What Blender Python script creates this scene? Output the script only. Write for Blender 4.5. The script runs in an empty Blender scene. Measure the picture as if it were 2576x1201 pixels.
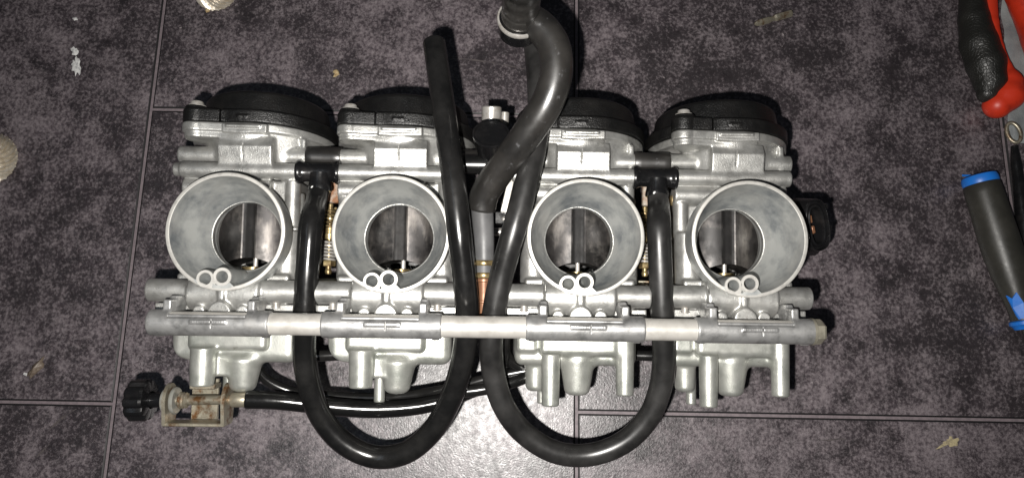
import bpy, math, random
import numpy as np
from mathutils import Vector, Matrix
random.seed(7)
np.random.seed(7)
sc = bpy.context.scene
COL = sc.collection

# ------------------------------------------------------------------ camera, light
# Working unit: one unit = 0.19 mm (the bells are about 57 mm across).
S = 0.00019
F = 1790.0                       # focal length, same unit; reference picture 2576 x 1201
CU, CV = 1288.0, 600.5


def nrm(v):
    v = np.array(v, float)
    return v / np.linalg.norm(v)


# floor axes seen from the camera (camera looks along -z), then camera -> world matrix
Yf = nrm((162, 8770, -1790))
Xf = np.array((1.0, -0.022, 0.0)); Xf = nrm(Xf - Xf.dot(Yf) * Yf)
Nf = np.cross(Xf, Yf)
M = np.array((Xf, Yf, Nf))       # camera vector -> world vector
HCAM = 2400.0 * S
CAMP = np.array((0.0, 0.0, HCAM))

cam_d = bpy.data.cameras.new('camera')
cam = bpy.data.objects.new('camera', cam_d); COL.objects.link(cam)
cam_d.sensor_fit = 'HORIZONTAL'; cam_d.sensor_width = 36.0
cam_d.lens = 36.0 * F / 2576.0
cam_d.clip_start = 0.01; cam_d.clip_end = 50
cam.matrix_world = Matrix([[M[i][0], M[i][1], M[i][2], CAMP[i]] for i in range(3)] + [[0, 0, 0, 1]])
sc.camera = cam

world = bpy.data.worlds.new('World'); sc.world = world; world.use_nodes = True
bg = world.node_tree.nodes['Background']
bg.inputs[0].default_value = (0.80, 0.86, 1.0, 1); bg.inputs[1].default_value = 0.025


def area(name, pos_cam, target_cam, size, power, color, size_y=None):
    d = bpy.data.lights.new(name, 'AREA')
    d.shape = 'DISK' if size_y is None else 'RECTANGLE'
    d.size = size
    if size_y: d.size_y = size_y
    d.energy = power; d.color = color
    o = bpy.data.objects.new(name, d); COL.objects.link(o)
    p = CAMP + M @ (np.array(pos_cam, float)); t = CAMP + M @ (np.array(target_cam, float))
    dirv = Vector(t - p)
    o.location = p
    o.rotation_euler = dirv.to_track_quat('-Z', 'Y').to_euler()
    return o


# the phone's flash, left of and below its lens
area('flash_lamp', (-0.017, -0.019, 0.004), (-0.012, -0.019, -0.4), 0.006, 3.15, (1.0, 0.965, 0.92))
# a weak ceiling tube of the workshop
area('ceiling_tube', (-0.55, 0.25, 1.2), (0, 0, -0.4), 1.2, 0.7, (0.72, 0.85, 1.0), 0.12)

vs = sc.view_settings
vs.view_transform = 'Standard'; vs.look = 'None'; vs.exposure = 0.0; vs.gamma = 1.0

# ------------------------------------------------------------------ frames
VPU, VPV = 1253.0, 736.0         # where the bore axes run to in the reference picture
Zl = -nrm(((VPU - CU) / F, -(VPV - CV) / F, -1.0))
Xl = np.array((1.0, -0.0145, 0.0)); Xl = nrm(Xl - Xl.dot(Zl) * Zl)
Yl = np.cross(Zl, Xl)
O_cam = np.array((0, 0, -F))     # bank origin: centre of the bell plane
R_bank = np.array((Xl, Yl, Zl))  # camera -> bank


def B(u, v, d):
    """reference-picture pixel and depth below the bell plane -> bank coordinates (units)"""
    ray = np.array(((u - CU) / F, -(v - CV) / F, -1.0))
    rl = R_bank @ ray
    c = R_bank @ (-O_cam)
    t = (-d - c[2]) / rl[2]
    return c + t * rl


def G(u, v, h=0.0):
    """pixel and height above the floor (units) -> world metres"""
    ray = M @ np.array(((u - CU) / F, -(v - CV) / F, -1.0))
    t = (h * S - CAMP[2]) / ray[2]
    return CAMP + t * ray


BASE = 600.0                     # bank empty sits this far below the bell plane
o_w = CAMP + M @ (O_cam * S)
Xw, Yw, Zw = M @ Xl, M @ Yl, M @ Zl


def bank_z(p):                   # world height (units) of a bank point
    return (o_w[2]) / S + p[0] * Xw[2] + p[1] * Yw[2] + p[2] * Zw[2]


# ------------------------------------------------------------------ mesh helpers
def mesh_from(name, v, f, mat=None, smooth=True, angle=40, scale=S):
    me = bpy.data.meshes.new(name)
    v = np.asarray(v, dtype=np.float64) * scale
    me.from_pydata([tuple(x) for x in v], [], f)
    me.update()
    if smooth:
        me.polygons.foreach_set('use_smooth', [True] * len(me.polygons))
        me.set_sharp_from_angle(angle=math.radians(angle))
    if mat: me.materials.append(mat)
    return me


def mesh_fast(name, v, q, mat=None, scale=S):
    me = bpy.data.meshes.new(name)
    v = np.asarray(v, np.float32) * scale
    q = np.asarray(q, np.int32)
    me.vertices.add(len(v)); me.vertices.foreach_set('co', v.ravel())
    me.loops.add(q.size); me.loops.foreach_set('vertex_index', q.ravel())
    me.polygons.add(len(q))
    me.polygons.foreach_set('loop_start', np.arange(0, q.size, 4, dtype=np.int32))
    me.polygons.foreach_set('use_smooth', np.ones(len(q), bool))
    me.update(calc_edges=True); me.validate()
    if mat: me.materials.append(mat)
    return me


def obj(name, me, parent=None, loc=(0, 0, 0), rot=None):
    o = bpy.data.objects.new(name, me); COL.objects.link(o)
    if parent is not None: o.parent = parent
    o.location = loc
    if rot is not None: o.rotation_euler = rot
    return o


def tag(o, label=None, cat=None, group=None, kind=None):
    if label: o['label'] = label
    if cat: o['category'] = cat
    if group: o['group'] = group
    if kind: o['kind'] = kind
    return o


def empty(name, loc):
    o = bpy.data.objects.new(name, None); COL.objects.link(o)
    o.location = loc; o.empty_display_size = 0.01
    return o


def frame_of(d):
    d = nrm(d)
    a = np.array((0, 0, 1.0)) if abs(d[2]) < 0.9 else np.array((1.0, 0, 0))
    x = nrm(np.cross(a, d)); y = np.cross(d, x)
    return x, y, d


class MB:
    def __init__(s): s.v = []; s.f = []

    def add(s, v, f):
        n = len(s.v)
        s.v += [tuple(p) for p in v]; s.f += [tuple(i + n for i in q) for q in f]
        return s

    def lathe(s, o, axis, prof, n=32, close=False):
        """prof: (radius, distance along the axis); radius 0 makes a pole"""
        x, y, z = frame_of(axis); o = np.array(o, float)
        v = []; rings = []
        for r, t in prof:
            if r <= 1e-6:
                rings.append([len(v)]); v.append(o + z * t)
            else:
                rings.append(list(range(len(v), len(v) + n)))
                for k in range(n):
                    a = 2 * math.pi * k / n
                    v.append(o + z * t + (x * math.cos(a) + y * math.sin(a)) * r)
        f = []
        pairs = list(zip(rings, rings[1:]))
        if close: pairs.append((rings[-1], rings[0]))
        for A, C in pairs:
            if len(A) == 1 and len(C) == 1: continue
            for k in range(n):
                k2 = (k + 1) % n
                if len(A) == 1: f.append((A[0], C[k2], C[k]))
                elif len(C) == 1: f.append((A[k], A[k2], C[0]))
                else: f.append((A[k], A[k2], C[k2], C[k]))
        return s.add(v, f)

    def cyl(s, a, b, r, n=24, bev=2.0, r2=None):
        a = np.array(a, float); b = np.array(b, float); L = np.linalg.norm(b - a)
        r2 = r if r2 is None else r2
        bev = min(bev, L * .4, r * .5)
        return s.lathe(a, b - a, [(0, 0), (r - bev, 0), (r, bev), (r2, L - bev), (r2 - bev, L), (0, L)], n)

    def box(s, c, h, bev=2.0, ax=None):
        """chamfered box, centre, half sizes, axes rows"""
        c = np.array(c, float); ax = np.eye(3) if ax is None else np.array(ax, float)
        import itertools
        v = []; idx = {}
        for sx, sy, sz in itertools.product((-1, 1), repeat=3):
            for k in range(3):
                p = [sx * h[0], sy * h[1], sz * h[2]]
                sg = (sx, sy, sz)
                for j in range(3):
                    if j != k: p[j] -= sg[j] * bev
                idx[(sg, k)] = len(v)
                v.append(c + p[0] * ax[0] + p[1] * ax[1] + p[2] * ax[2])
        f = []
        for k in range(3):
            i, j = [(1, 2), (2, 0), (0, 1)][k]
            for sgn in (-1, 1):
                q = []
                for a, b_ in ((-1, -1), (1, -1), (1, 1), (-1, 1)):
                    sg = [0, 0, 0]; sg[k] = sgn; sg[i] = a; sg[j] = b_
                    q.append(idx[(tuple(sg), k)])
                f.append(q if sgn > 0 else q[::-1])
        for k in range(3):
            i, j = [(1, 2), (2, 0), (0, 1)][k]
            for a in (-1, 1):
                for b_ in (-1, 1):
                    s1 = [0, 0, 0]; s1[i] = a; s1[j] = b_; s1[k] = -1
                    s2 = list(s1); s2[k] = 1
                    q = [idx[(tuple(s1), i)], idx[(tuple(s1), j)], idx[(tuple(s2), j)], idx[(tuple(s2), i)]]
                    f.append(q if a * b_ > 0 else q[::-1])
        for sx, sy, sz in itertools.product((-1, 1), repeat=3):
            t = [idx[((sx, sy, sz), k)] for k in range(3)]
            f.append(t if sx * sy * sz > 0 else t[::-1])
        return s.add(v, f)

    def prism(s, poly, z0, z1, to=lambda p: p, bev=0.0):
        """2-D outline extruded z0..z1 (z1 side chamfered by bev)"""
        n = len(poly); P = np.array(poly, float); c = P.mean(axis=0)
        v = [to((p[0], p[1], z0)) for p in P]
        f = [tuple(range(n))[::-1]]
        lev = [(P, z1)] if bev <= 0 else [(P, z1 - bev), (None, z1)]
        for pts, z in lev:
            if pts is None:
                d = c - P; L = np.linalg.norm(d, axis=1)[:, None]; pts = P + d / L * bev
            b0 = len(v) - n
            v += [to((p[0], p[1], z)) for p in pts]
            for k in range(n):
                f.append((b0 + k, b0 + (k + 1) % n, b0 + n + (k + 1) % n, b0 + n + k))
        f.append(tuple(range(len(v) - n, len(v))))
        return s.add(v, f)

    def tube(s, pts, rad, n=24, step=6.0, end0='flat', end1='flat', wall=0.7, fine=None):
        P, Rr = smooth_path(pts, rad, step)
        N = len(P)
        T = np.gradient(P, axis=0); T /= np.linalg.norm(T, axis=1)[:, None]
        x, y, _ = frame_of(T[0])
        v = []; f = []
        ca = np.cos(2 * np.pi * np.arange(n) / n); sa = np.sin(2 * np.pi * np.arange(n) / n)
        fr = []
        for i in range(N):
            x = nrm(x - x.dot(T[i]) * T[i]); y = np.cross(T[i], x); fr.append((x.copy(), y.copy()))
            r = Rr[i] if fine is None else Rr[i] * fine(i)
            for k in range(n): v.append(P[i] + (x * ca[k] + y * sa[k]) * r)
        for i in range(N - 1):
            for k in range(n):
                k2 = (k + 1) % n
                f.append((i * n + k, i * n + k2, (i + 1) * n + k2, (i + 1) * n + k))
        for which, mode in ((0, end0), (1, end1)):
            i = 0 if which == 0 else N - 1
            sg = -1 if which == 0 else 1
            x, y = fr[i]; base = i * n; prev = list(range(base, base + n))
            rings = [(1.0, 0)]
            if mode == 'flat': prof = [(0.94, 0.05), (0, 0.05)]
            elif mode == 'round': prof = [(0.92, .35), (.7, .68), (.38, .9), (0, 1)]
            else: prof = [(0.97, .04), (wall, .04), (wall * .97, -.3), (wall * .96, -2.2), (0, -2.2)]
            for rr, tt in prof:
                if rr == 0:
                    c = len(v); v.append(P[i] + T[i] * sg * tt * Rr[i])
                    for k in range(n):
                        q = (prev[k], prev[(k + 1) % n], c)
                        f.append(q if sg > 0 else q[::-1])
                else:
                    cur = list(range(len(v), len(v) + n))
                    for k in range(n):
                        v.append(P[i] + T[i] * sg * tt * Rr[i] + (x * ca[k] + y * sa[k]) * Rr[i] * rr)
                    for k in range(n):
                        k2 = (k + 1) % n
                        q = (prev[k], prev[k2], cur[k2], cur[k])
                        f.append(q if sg > 0 else q[::-1])
                    prev = cur
        return s.add(v, f)

    def mesh(s, name, mat, smooth=True, angle=40):
        return mesh_from(name, s.v, s.f, mat, smooth, angle)


def smooth_path(pts, rad, step):
    P = np.array(pts, float)
    Rr = np.array(rad, float) if hasattr(rad, '__len__') else np.full(len(P), float(rad))
    E = np.vstack([2 * P[0] - P[1], P, 2 * P[-1] - P[-2]])
    Q = np.concatenate([[Rr[0]], Rr, [Rr[-1]]])
    out = []; ro = []
    for i in range(1, len(E) - 2):
        p0, p1, p2, p3 = E[i - 1:i + 3]
        t0 = 0; a = .5
        d1 = max(np.linalg.norm(p1 - p0) ** a, 1e-3); d2 = max(np.linalg.norm(p2 - p1) ** a, 1e-3); d3 = max(np.linalg.norm(p3 - p2) ** a, 1e-3)
        m1 = (p2 - p1) + d2 * ((p1 - p0) / d1 - (p2 - p0) / (d1 + d2))
        m2 = (p2 - p1) + d2 * ((p3 - p2) / d3 - (p3 - p1) / (d2 + d3))
        n = max(2, int(np.linalg.norm(p2 - p1) / step))
        for k in range(n):
            t = k / n
            out.append((2 * t**3 - 3 * t**2 + 1) * p1 + (t**3 - 2 * t**2 + t) * m1 + (-2 * t**3 + 3 * t**2) * p2 + (t**3 - t**2) * m2)
            ro.append(Q[i] + (Q[i + 1] - Q[i]) * (3 * t * t - 2 * t**3))
    out.append(P[-1]); ro.append(Rr[-1])
    return np.array(out), np.array(ro)


# ------------------------------------------------------------------ cast shapes: distance fields -> surface nets
class Field:
    def __init__(s, lo, hi, vox):
        s.vox = vox; s.lo = np.array(lo, np.float32)
        n = [int((h - l) / vox) + 1 for l, h in zip(lo, hi)]
        ax = [s.lo[i] + vox * np.arange(n[i], dtype=np.float32) for i in range(3)]
        s.X = ax[0][:, None, None]; s.Y = ax[1][None, :, None]; s.Z = ax[2][None, None, :]
        s.D = np.full(n, 1e3, np.float32)

    # primitives
    def box(s, lo, hi, r=4.0):
        c = [(a + b) / 2 for a, b in zip(lo, hi)]; h = [(b - a) / 2 - r for a, b in zip(lo, hi)]
        qx = np.abs(s.X - c[0]) - h[0]; qy = np.abs(s.Y - c[1]) - h[1]; qz = np.abs(s.Z - c[2]) - h[2]
        out = np.sqrt(np.maximum(qx, 0)**2 + np.maximum(qy, 0)**2 + np.maximum(qz, 0)**2)
        return out + np.minimum(np.maximum(np.maximum(qx, qy), qz), 0) - r

    def cyl(s, ax, c, r, a, b, e=3.0, r2=None):
        """cylinder (or cone) along axis ax through c, from a to b, edge rounding e"""
        A = (s.X, s.Y, s.Z); o = [i for i in range(3) if i != ax]
        rho = np.sqrt((A[o[0]] - c[0])**2 + (A[o[1]] - c[1])**2)
        if r2 is None: dr = rho - (r - e)
        else:
            t = np.clip((A[ax] - a) / (b - a), 0, 1); rr = r + (r2 - r) * t
            dr = (rho - rr) * math.cos(math.atan((r2 - r) / (b - a))) + e
        dz = np.abs(A[ax] - (a + b) / 2) - (abs(b - a) / 2 - e)
        return np.sqrt(np.maximum(dr, 0)**2 + np.maximum(dz, 0)**2) + np.minimum(np.maximum(dr, dz), 0) - e

    def lug(s, p, rp, q, rq, a, b, e=3.0):
        """hull of two circles in the xz plane, extruded along y"""
        dx, dz = q[0] - p[0], q[1] - p[1]; L2 = dx * dx + dz * dz
        t = np.clip(((s.X - p[0]) * dx + (s.Z - p[1]) * dz) / L2, 0, 1)
        dr = np.sqrt((s.X - p[0] - t * dx)**2 + (s.Z - p[1] - t * dz)**2) - (rp + (rq - rp) * t) + e
        dy = np.abs(s.Y - (a + b) / 2) - ((b - a) / 2 - e)
        return np.sqrt(np.maximum(dr, 0)**2 + np.maximum(dy, 0)**2) + np.minimum(np.maximum(dr, dy), 0) - e

    def chain(s, pts, rads):
        d = None
        for (p, q, r1, r2) in zip(pts, pts[1:], rads, rads[1:]):
            p = np.array(p, float); q = np.array(q, float); w = q - p; L2 = w.dot(w)
            t = np.clip(((s.X - p[0]) * w[0] + (s.Y - p[1]) * w[1] + (s.Z - p[2]) * w[2]) / L2, 0, 1)
            e = np.sqrt((s.X - p[0] - t * w[0])**2 + (s.Y - p[1] - t * w[1])**2 + (s.Z - p[2] - t * w[2])**2) - (r1 + (r2 - r1) * t)
            d = e if d is None else smin(d, e, 8)
        return d

    def add(s, d, k=6.0): s.D = smin(s.D, d, k)

    def cut(s, d, k=2.0): s.D = -smin(-s.D, d, k)

    def surface(s):
        D = s.D; nx, ny, nz = D.shape; ins = D < 0
        c = ins[:-1, :-1, :-1].astype(np.int8)
        tot = sum(ins[i:nx - 1 + i, j:ny - 1 + j, k:nz - 1 + k].astype(np.int8) for i in (0, 1) for j in (0, 1) for k in (0, 1))
        act = (tot > 0) & (tot < 8)
        idx = np.argwhere(act); num = np.full(act.shape, -1, np.int32); num[act] = np.arange(len(idx))
        pos = np.zeros((len(idx), 3)); cnt = np.zeros(len(idx))
        I, J, K = idx.T
        cor = [(i, j, k) for i in (0, 1) for j in (0, 1) for k in (0, 1)]
        val = {q: D[I + q[0], J + q[1], K + q[2]] for q in cor}
        for a in cor:
            for ax in range(3):
                if a[ax] == 1: continue
                b = list(a); b[ax] = 1; b = tuple(b)
                m = (val[a] < 0) != (val[b] < 0)
                t = val[a][m] / (val[a][m] - val[b][m])
                p = np.tile(np.array(a, float), (m.sum(), 1)); p[:, ax] = t
                pos[m] += p; cnt[m] += 1
        pos = (pos / cnt[:, None] + idx) * s.vox + s.lo
        quads = []
        for ax in range(3):
            b, c_ = [(1, 2), (2, 0), (0, 1)][ax]
            sl0 = [slice(None)] * 3; sl1 = [slice(None)] * 3
            sl0[ax] = slice(0, -1); sl1[ax] = slice(1, None)
            i0 = ins[tuple(sl0)]; i1 = ins[tuple(sl1)]
            e = np.argwhere(i0 != i1)
            ok = (e[:, b] > 0) & (e[:, c_] > 0) & (e[:, b] < D.shape[b] - 1) & (e[:, c_] < D.shape[c_] - 1)
            e = e[ok]; fl = i0[tuple(e.T)]
            def cell(db, dc):
                q = e.copy(); q[:, b] -= db; q[:, c_] -= dc
                return num[tuple(q.T)]
            q = np.stack([cell(1, 1), cell(0, 1), cell(0, 0), cell(1, 0)], 1)
            q[~fl] = q[~fl][:, ::-1]
            quads.append(q)
        q = np.concatenate(quads); q = q[(q >= 0).all(axis=1)]
        return pos, q


def smin(a, b, k):
    if k <= 0: return np.minimum(a, b)
    h = np.maximum(k - np.abs(a - b), 0) / k
    return np.minimum(a, b) - h * h * k * 0.25


# ------------------------------------------------------------------ materials
def ramp(nt, fac, stops):
    r = nt.nodes.new('ShaderNodeValToRGB')
    while len(r.color_ramp.elements) < len(stops): r.color_ramp.elements.new(0.5)
    for e, (p, c) in zip(r.color_ramp.elements, stops):
        e.position = p; e.color = (c, c, c, 1) if not hasattr(c, '__len__') else (*c, 1)
    nt.links.new(fac, r.inputs[0])
    return r.outputs[0]


def noise(nt, vec, w, scale, detail=4, rough=.6, stretch=None):
    if stretch:
        m = nt.nodes.new('ShaderNodeMapping'); m.inputs['Scale'].default_value = stretch
        nt.links.new(vec, m.inputs[0]); vec = m.outputs[0]
    n = nt.nodes.new('ShaderNodeTexNoise'); n.noise_dimensions = '4D'
    n.inputs['Scale'].default_value = scale; n.inputs['Detail'].default_value = detail
    n.inputs['Roughness'].default_value = rough
    nt.links.new(vec, n.inputs['Vector'])
    if w is not None: nt.links.new(w, n.inputs['W'])
    return n.outputs['Fac']


def mix(nt, fac, a, b, mode='MIX'):
    m = nt.nodes.new('ShaderNodeMix'); m.data_type = 'RGBA'; m.blend_type = mode
    if isinstance(fac, float): m.inputs[0].default_value = fac
    else: nt.links.new(fac, m.inputs[0])
    for s_, x in ((6, a), (7, b)):
        if hasattr(x, 'links'): nt.links.new(x, m.inputs[s_])
        else: m.inputs[s_].default_value = (*x, 1)
    return m.outputs[2]


def material(name, base, dirt=None, dscale=120, dpos=(.5, .7), metal=0.0, rough=(.4, .5), rscale=200,
             bump=(1500, .1, .0002), spec=.5, layers=(), damount=1.0, coat=0.0):
    m = bpy.data.materials.new(name); m.use_nodes = True
    nt = m.node_tree; p = nt.nodes['Principled BSDF']
    tc = nt.nodes.new('ShaderNodeTexCoord'); oi = nt.nodes.new('ShaderNodeObjectInfo')
    mu = nt.nodes.new('ShaderNodeMath'); mu.operation = 'MULTIPLY'; mu.inputs[1].default_value = 37.0
    nt.links.new(oi.outputs['Random'], mu.inputs[0]); w = mu.outputs[0]; vec = tc.outputs['Object']
    col = base
    if dirt is not None:
        n = noise(nt, vec, w, dscale, 5, .62)
        f = ramp(nt, n, [(dpos[0], 0.0), (dpos[1], damount)])
        col = mix(nt, f, base, dirt)
    for (c, sc_, p0, p1, amt, st) in layers:
        n = noise(nt, vec, w, sc_, 6, .65, st)
        f = ramp(nt, n, [(p0, 0.0), (p1, amt)])
        col = mix(nt, f, col, c)
    if hasattr(col, 'links'): nt.links.new(col, p.inputs['Base Color'])
    else: p.inputs['Base Color'].default_value = (*col, 1)
    p.inputs['Metallic'].default_value = metal
    p.inputs['Specular IOR Level'].default_value = spec
    p.inputs['Coat Weight'].default_value = coat; p.inputs['Coat Roughness'].default_value = .15
    n = noise(nt, vec, w, rscale, 4, .6)
    r = ramp(nt, n, [(.35, rough[0]), (.65, rough[1])])
    nt.links.new(r, p.inputs['Roughness'])
    if bump:
        n = noise(nt, vec, w, bump[0], 3, .6)
        b = nt.nodes.new('ShaderNodeBump'); b.inputs['Strength'].default_value = bump[1]
        b.inputs['Distance'].default_value = bump[2]
        nt.links.new(n, b.inputs['Height']); nt.links.new(b.outputs[0], p.inputs['Normal'])
    return m


ALU = material('cast_aluminium', (.46, .46, .442), (.22, .218, .207), 110, (.42, .70), metal=.72, rough=(.33, .46),
               bump=(1900, .65, .00022), layers=[((.14, .125, .10), 420, .61, .74, .7, None), ((.11, .095, .075), 420, .64, .72, .6, (.16, 1, 1)), ((.50, .49, .46), 60, .5, .7, .5, None)])
BOWL = material('bowl_aluminium', (.47, .475, .44), (.30, .315, .285), 90, (.42, .68), metal=.65, rough=(.34, .48),
                bump=(1800, .45, .0002), layers=[((.16, .145, .11), 350, .62, .76, .65, None)])
BELL = material('bell_aluminium', (.44, .45, .435), (.17, .185, .195), 75, (.42, .68), metal=.35, rough=(.40, .52),
                bump=(1500, .08, .0002), layers=[((.40, .395, .37), 45, .5, .72, .6, None), ((.13, .13, .13), 330, .68, .8, .4, (1, 1, .25))])
RIM = material('machined_rim', (.50, .49, .46), (.32, .31, .295), 300, (.5, .75), metal=.4, rough=(.38, .5), bump=(2500, .15, .0002))
ZINC = material('zinc_sleeve', (.38, .38, .375), (.19, .19, .188), 160, (.46, .68), metal=.68, rough=(.36, .5),
                bump=(1600, .3, .0002), layers=[((.44, .43, .41), 90, .56, .75, .6, None)])
TUBE = material('rail_tube', (.58, .56, .52), (.42, .40, .365), 110, (.5, .75), metal=.45, rough=(.32, .46),
                bump=(2500, .12, .0002), layers=[((.05, .04, .03), 75, .69, .75, .8, (.5, 1, 1))])
RUBBER = material('black_rubber', (.006, .006, .006), (.015, .0145, .014), 60, (.45, .7), rough=(.15, .28), rscale=90,
                  bump=(2600, .10, .0001), spec=.62)
RUBBER_W = material('worn_rubber', (.010, .0095, .009), (.024, .022, .020), 50, (.4, .65), rough=(.27, .42), rscale=80,
                    bump=(2200, .15, .00012), spec=.85, layers=[((.17, .17, .18), 260, .61, .74, .6, None)])
RUBBER_M = material('dull_rubber', (.010, .0098, .0096), (.028, .0272, .0265), 45, (.42, .62), rough=(.27, .46), rscale=70,
                    bump=(2400, .14, .0001), spec=.55)
RUBBER_G = material('grey_rubber', (.075, .075, .077), (.12, .12, .122), 80, (.4, .65), rough=(.42, .55), bump=(2400, .2, .00015))
SHEATH = material('glossy_sheath', (.006, .006, .006), None, rough=(.14, .24), bump=(300, .12, .0004), spec=.6)
GLOSS = material('glossy_black', (.006, .006, .0065), (.014, .013, .013), 120, (.5, .7), rough=(.16, .3), bump=(420, .15, .0004), spec=.55)
CAPM = material('black_cap_plastic', (.005, .005, .005), (.009, .0085, .008), 90, (.45, .7), rough=(.28, .40), bump=(1500, .6, .0005), spec=.42)
SLIDE = material('dark_slide', (.028, .0255, .025), (.085, .078, .073), 70, (.45, .65), metal=.55, rough=(.30, .46),
                 bump=(2500, .12, .0002), layers=[((.19, .172, .155), 75, .52, .70, .8, (1, .35, 1)), ((.006, .0055, .0055), 55, .48, .60, .9, None)])  # pale streaks put into the colour imitate smeared reflections
SLIDE_BAND = material('black_slide_band', (.006, .0055, .0055), (.022, .020, .019), 90, (.5, .7), spec=.2, rough=(.45, .6), bump=(2500, .2, .0002))  # near-black colour for the slide's central band
STEEL = material('steel', (.52, .50, .47), (.33, .30, .26), 260, (.5, .7), metal=.55, rough=(.26, .38), bump=(2500, .1, .0002))
PALE = material('pale_zinc_plate', (.48, .45, .36), (.30, .28, .22), 260, (.45, .7), metal=.7, rough=(.26, .36), bump=(2000, .1, .0002))
BRASS = material('brass', (.33, .26, .13), (.14, .095, .045), 220, (.42, .6), metal=.7, rough=(.25, .4), bump=(2000, .15, .0002))
PLATED = material('rusty_plated_steel', (.34, .31, .24), (.15, .075, .03), 150, (.52, .64), metal=.7, rough=(.32, .5),
                  bump=(1400, .35, .0003), layers=[((.10, .045, .018), 380, .6, .7, .7, None), ((.60, .57, .48), 140, .58, .7, .6, None)])
RUSTY = material('rusty_lever', (.36, .32, .27), (.20, .09, .04), 130, (.42, .55), metal=.3, rough=(.4, .55), bump=(1400, .4, .0003))
COPPER = material('copper_pipe', (.25, .12, .065), (.16, .075, .04), 200, (.4, .7), metal=.35, rough=(.35, .5))
NYLON = material('white_nylon', (.20, .20, .18), (.14, .125, .10), 200, (.5, .7), rough=(.35, .45))
WHITEP = material('white_paint', (.72, .72, .70), (.4, .4, .4), 700, (.45, .6), rough=(.4, .5), bump=(1500, .5, .0003))
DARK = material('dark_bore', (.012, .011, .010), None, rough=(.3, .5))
RED = material('red_plastic', (.56, .035, .012), (.30, .02, .01), 90, (.5, .75), rough=(.34, .46), layers=[((.05, .02, .02), 150, .66, .76, .6, None)])
BLUE = material('blue_plastic', (.012, .16, .60), (.01, .12, .45), 100, (.5, .75), rough=(.35, .45))
GRIP = material('black_grip', (.026, .025, .021), (.04, .038, .032), 80, (.45, .7), rough=(.36, .48), bump=(900, .12, .0003))
HEXGRIP = material('pliers_grip', (.012, .012, .0105), (.020, .019, .0165), 80, (.45, .7), rough=(.36, .46), bump=None)
_nt = HEXGRIP.node_tree; _v = _nt.nodes.new('ShaderNodeTexVoronoi'); _v.feature = 'DISTANCE_TO_EDGE'; _v.inputs['Scale'].default_value = 480
_tc = _nt.nodes.new('ShaderNodeTexCoord'); _nt.links.new(_tc.outputs['Object'], _v.inputs['Vector'])
_b = _nt.nodes.new('ShaderNodeBump'); _b.inputs['Strength'].default_value = .3; _b.inputs['Distance'].default_value = .0006
_nt.links.new(ramp(_nt, _v.outputs['Distance'], [(0.0, 0.0), (.12, 1.0)]), _b.inputs['Height']); _nt.links.new(_b.outputs[0], _nt.nodes['Principled BSDF'].inputs['Normal'])
CLOTHM = material('grey_cloth', (.26, .28, .28), (.16, .17, .18), 60, (.4, .65), rough=(.7, .9), bump=(900, .5, .0005))
DENTM = material('brown_vinyl_dent', (.13, .10, .075), (.24, .20, .16), 500, (.45, .65), rough=(.35, .5), bump=(900, .6, .0005))  # colour of the lump that stands in for the vinyl dent
CRUMB = material('tan_crumb', (.36, .25, .12), (.5, .42, .26), 500, (.4, .6), rough=(.4, .6), bump=(900, .6, .0005))
STAIN = material('beige_stain', (.40, .34, .20), (.24, .20, .13), 500, (.45, .6), rough=(.6, .75), bump=(1200, .4, .0003))
MESHM = material('bronze_mesh', (.55, .48, .37), (.70, .65, .56), 400, (.4, .6), metal=.55, rough=(.16, .28), bump=None)

FLOOR_C = None


def floor_material():
    m = bpy.data.materials.new('dark_stone_vinyl'); m.use_nodes = True
    nt = m.node_tree; p = nt.nodes['Principled BSDF']
    tc = nt.nodes.new('ShaderNodeTexCoord'); vec = tc.outputs['Object']
    oi = nt.nodes.new('ShaderNodeObjectInfo')
    mu = nt.nodes.new('ShaderNodeMath'); mu.operation = 'MULTIPLY'; mu.inputs[1].default_value = 23.0
    nt.links.new(oi.outputs['Random'], mu.inputs[0]); w = mu.outputs[0]
    big = noise(nt, vec, w, 7.5, 4, .6)
    mid = noise(nt, vec, w, 45, 6, .7)
    fine = noise(nt, vec, w, 460, 5, .78)
    c = mix(nt, ramp(nt, mid, [(.37, 0.0), (.64, 1.0)]), (.021, .0168, .0190), (.072, .0565, .0650))
    c = mix(nt, ramp(nt, big, [(.44, 0.0), (.60, .85)]), c, (.025, .0205, .0225))
    # pale flecks, gathered where the coarser scales are light
    a1 = nt.nodes.new('ShaderNodeMath'); a1.operation = 'MULTIPLY_ADD'; a1.inputs[1].default_value = .55
    nt.links.new(mid, a1.inputs[0]); nt.links.new(fine, a1.inputs[2])
    ad = nt.nodes.new('ShaderNodeMath'); ad.operation = 'MULTIPLY_ADD'; ad.inputs[1].default_value = -.3
    nt.links.new(big, ad.inputs[0]); nt.links.new(a1.outputs[0], ad.inputs[2])
    c = mix(nt, ramp(nt, ad.outputs[0], [(.585, 0.0), (.79, .9)]), c, (.22, .190, .200))
    c = mix(nt, ramp(nt, noise(nt, vec, w, 260, 3, .6), [(.56, 0.0), (.72, .6)]), c, (.012, .010, .0115))
    c = mix(nt, ramp(nt, noise(nt, vec, w, 210, 2, .5), [(.73, 0.0), (.77, .8)]), c, (.34, .30, .30))
    nt.links.new(c, p.inputs['Base Color'])
    r = ramp(nt, noise(nt, vec, w, 240, 5, .7), [(.35, .27), (.65, .46)])
    nt.links.new(r, p.inputs['Roughness'])
    p.inputs['Specular IOR Level'].default_value = .8
    n = noise(nt, vec, w, 850, 3, .6)
    b = nt.nodes.new('ShaderNodeBump'); b.inputs['Strength'].default_value = .6; b.inputs['Distance'].default_value = .0003
    nt.links.new(n, b.inputs['Height']); nt.links.new(b.outputs[0], p.inputs['Normal'])
    return m


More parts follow.
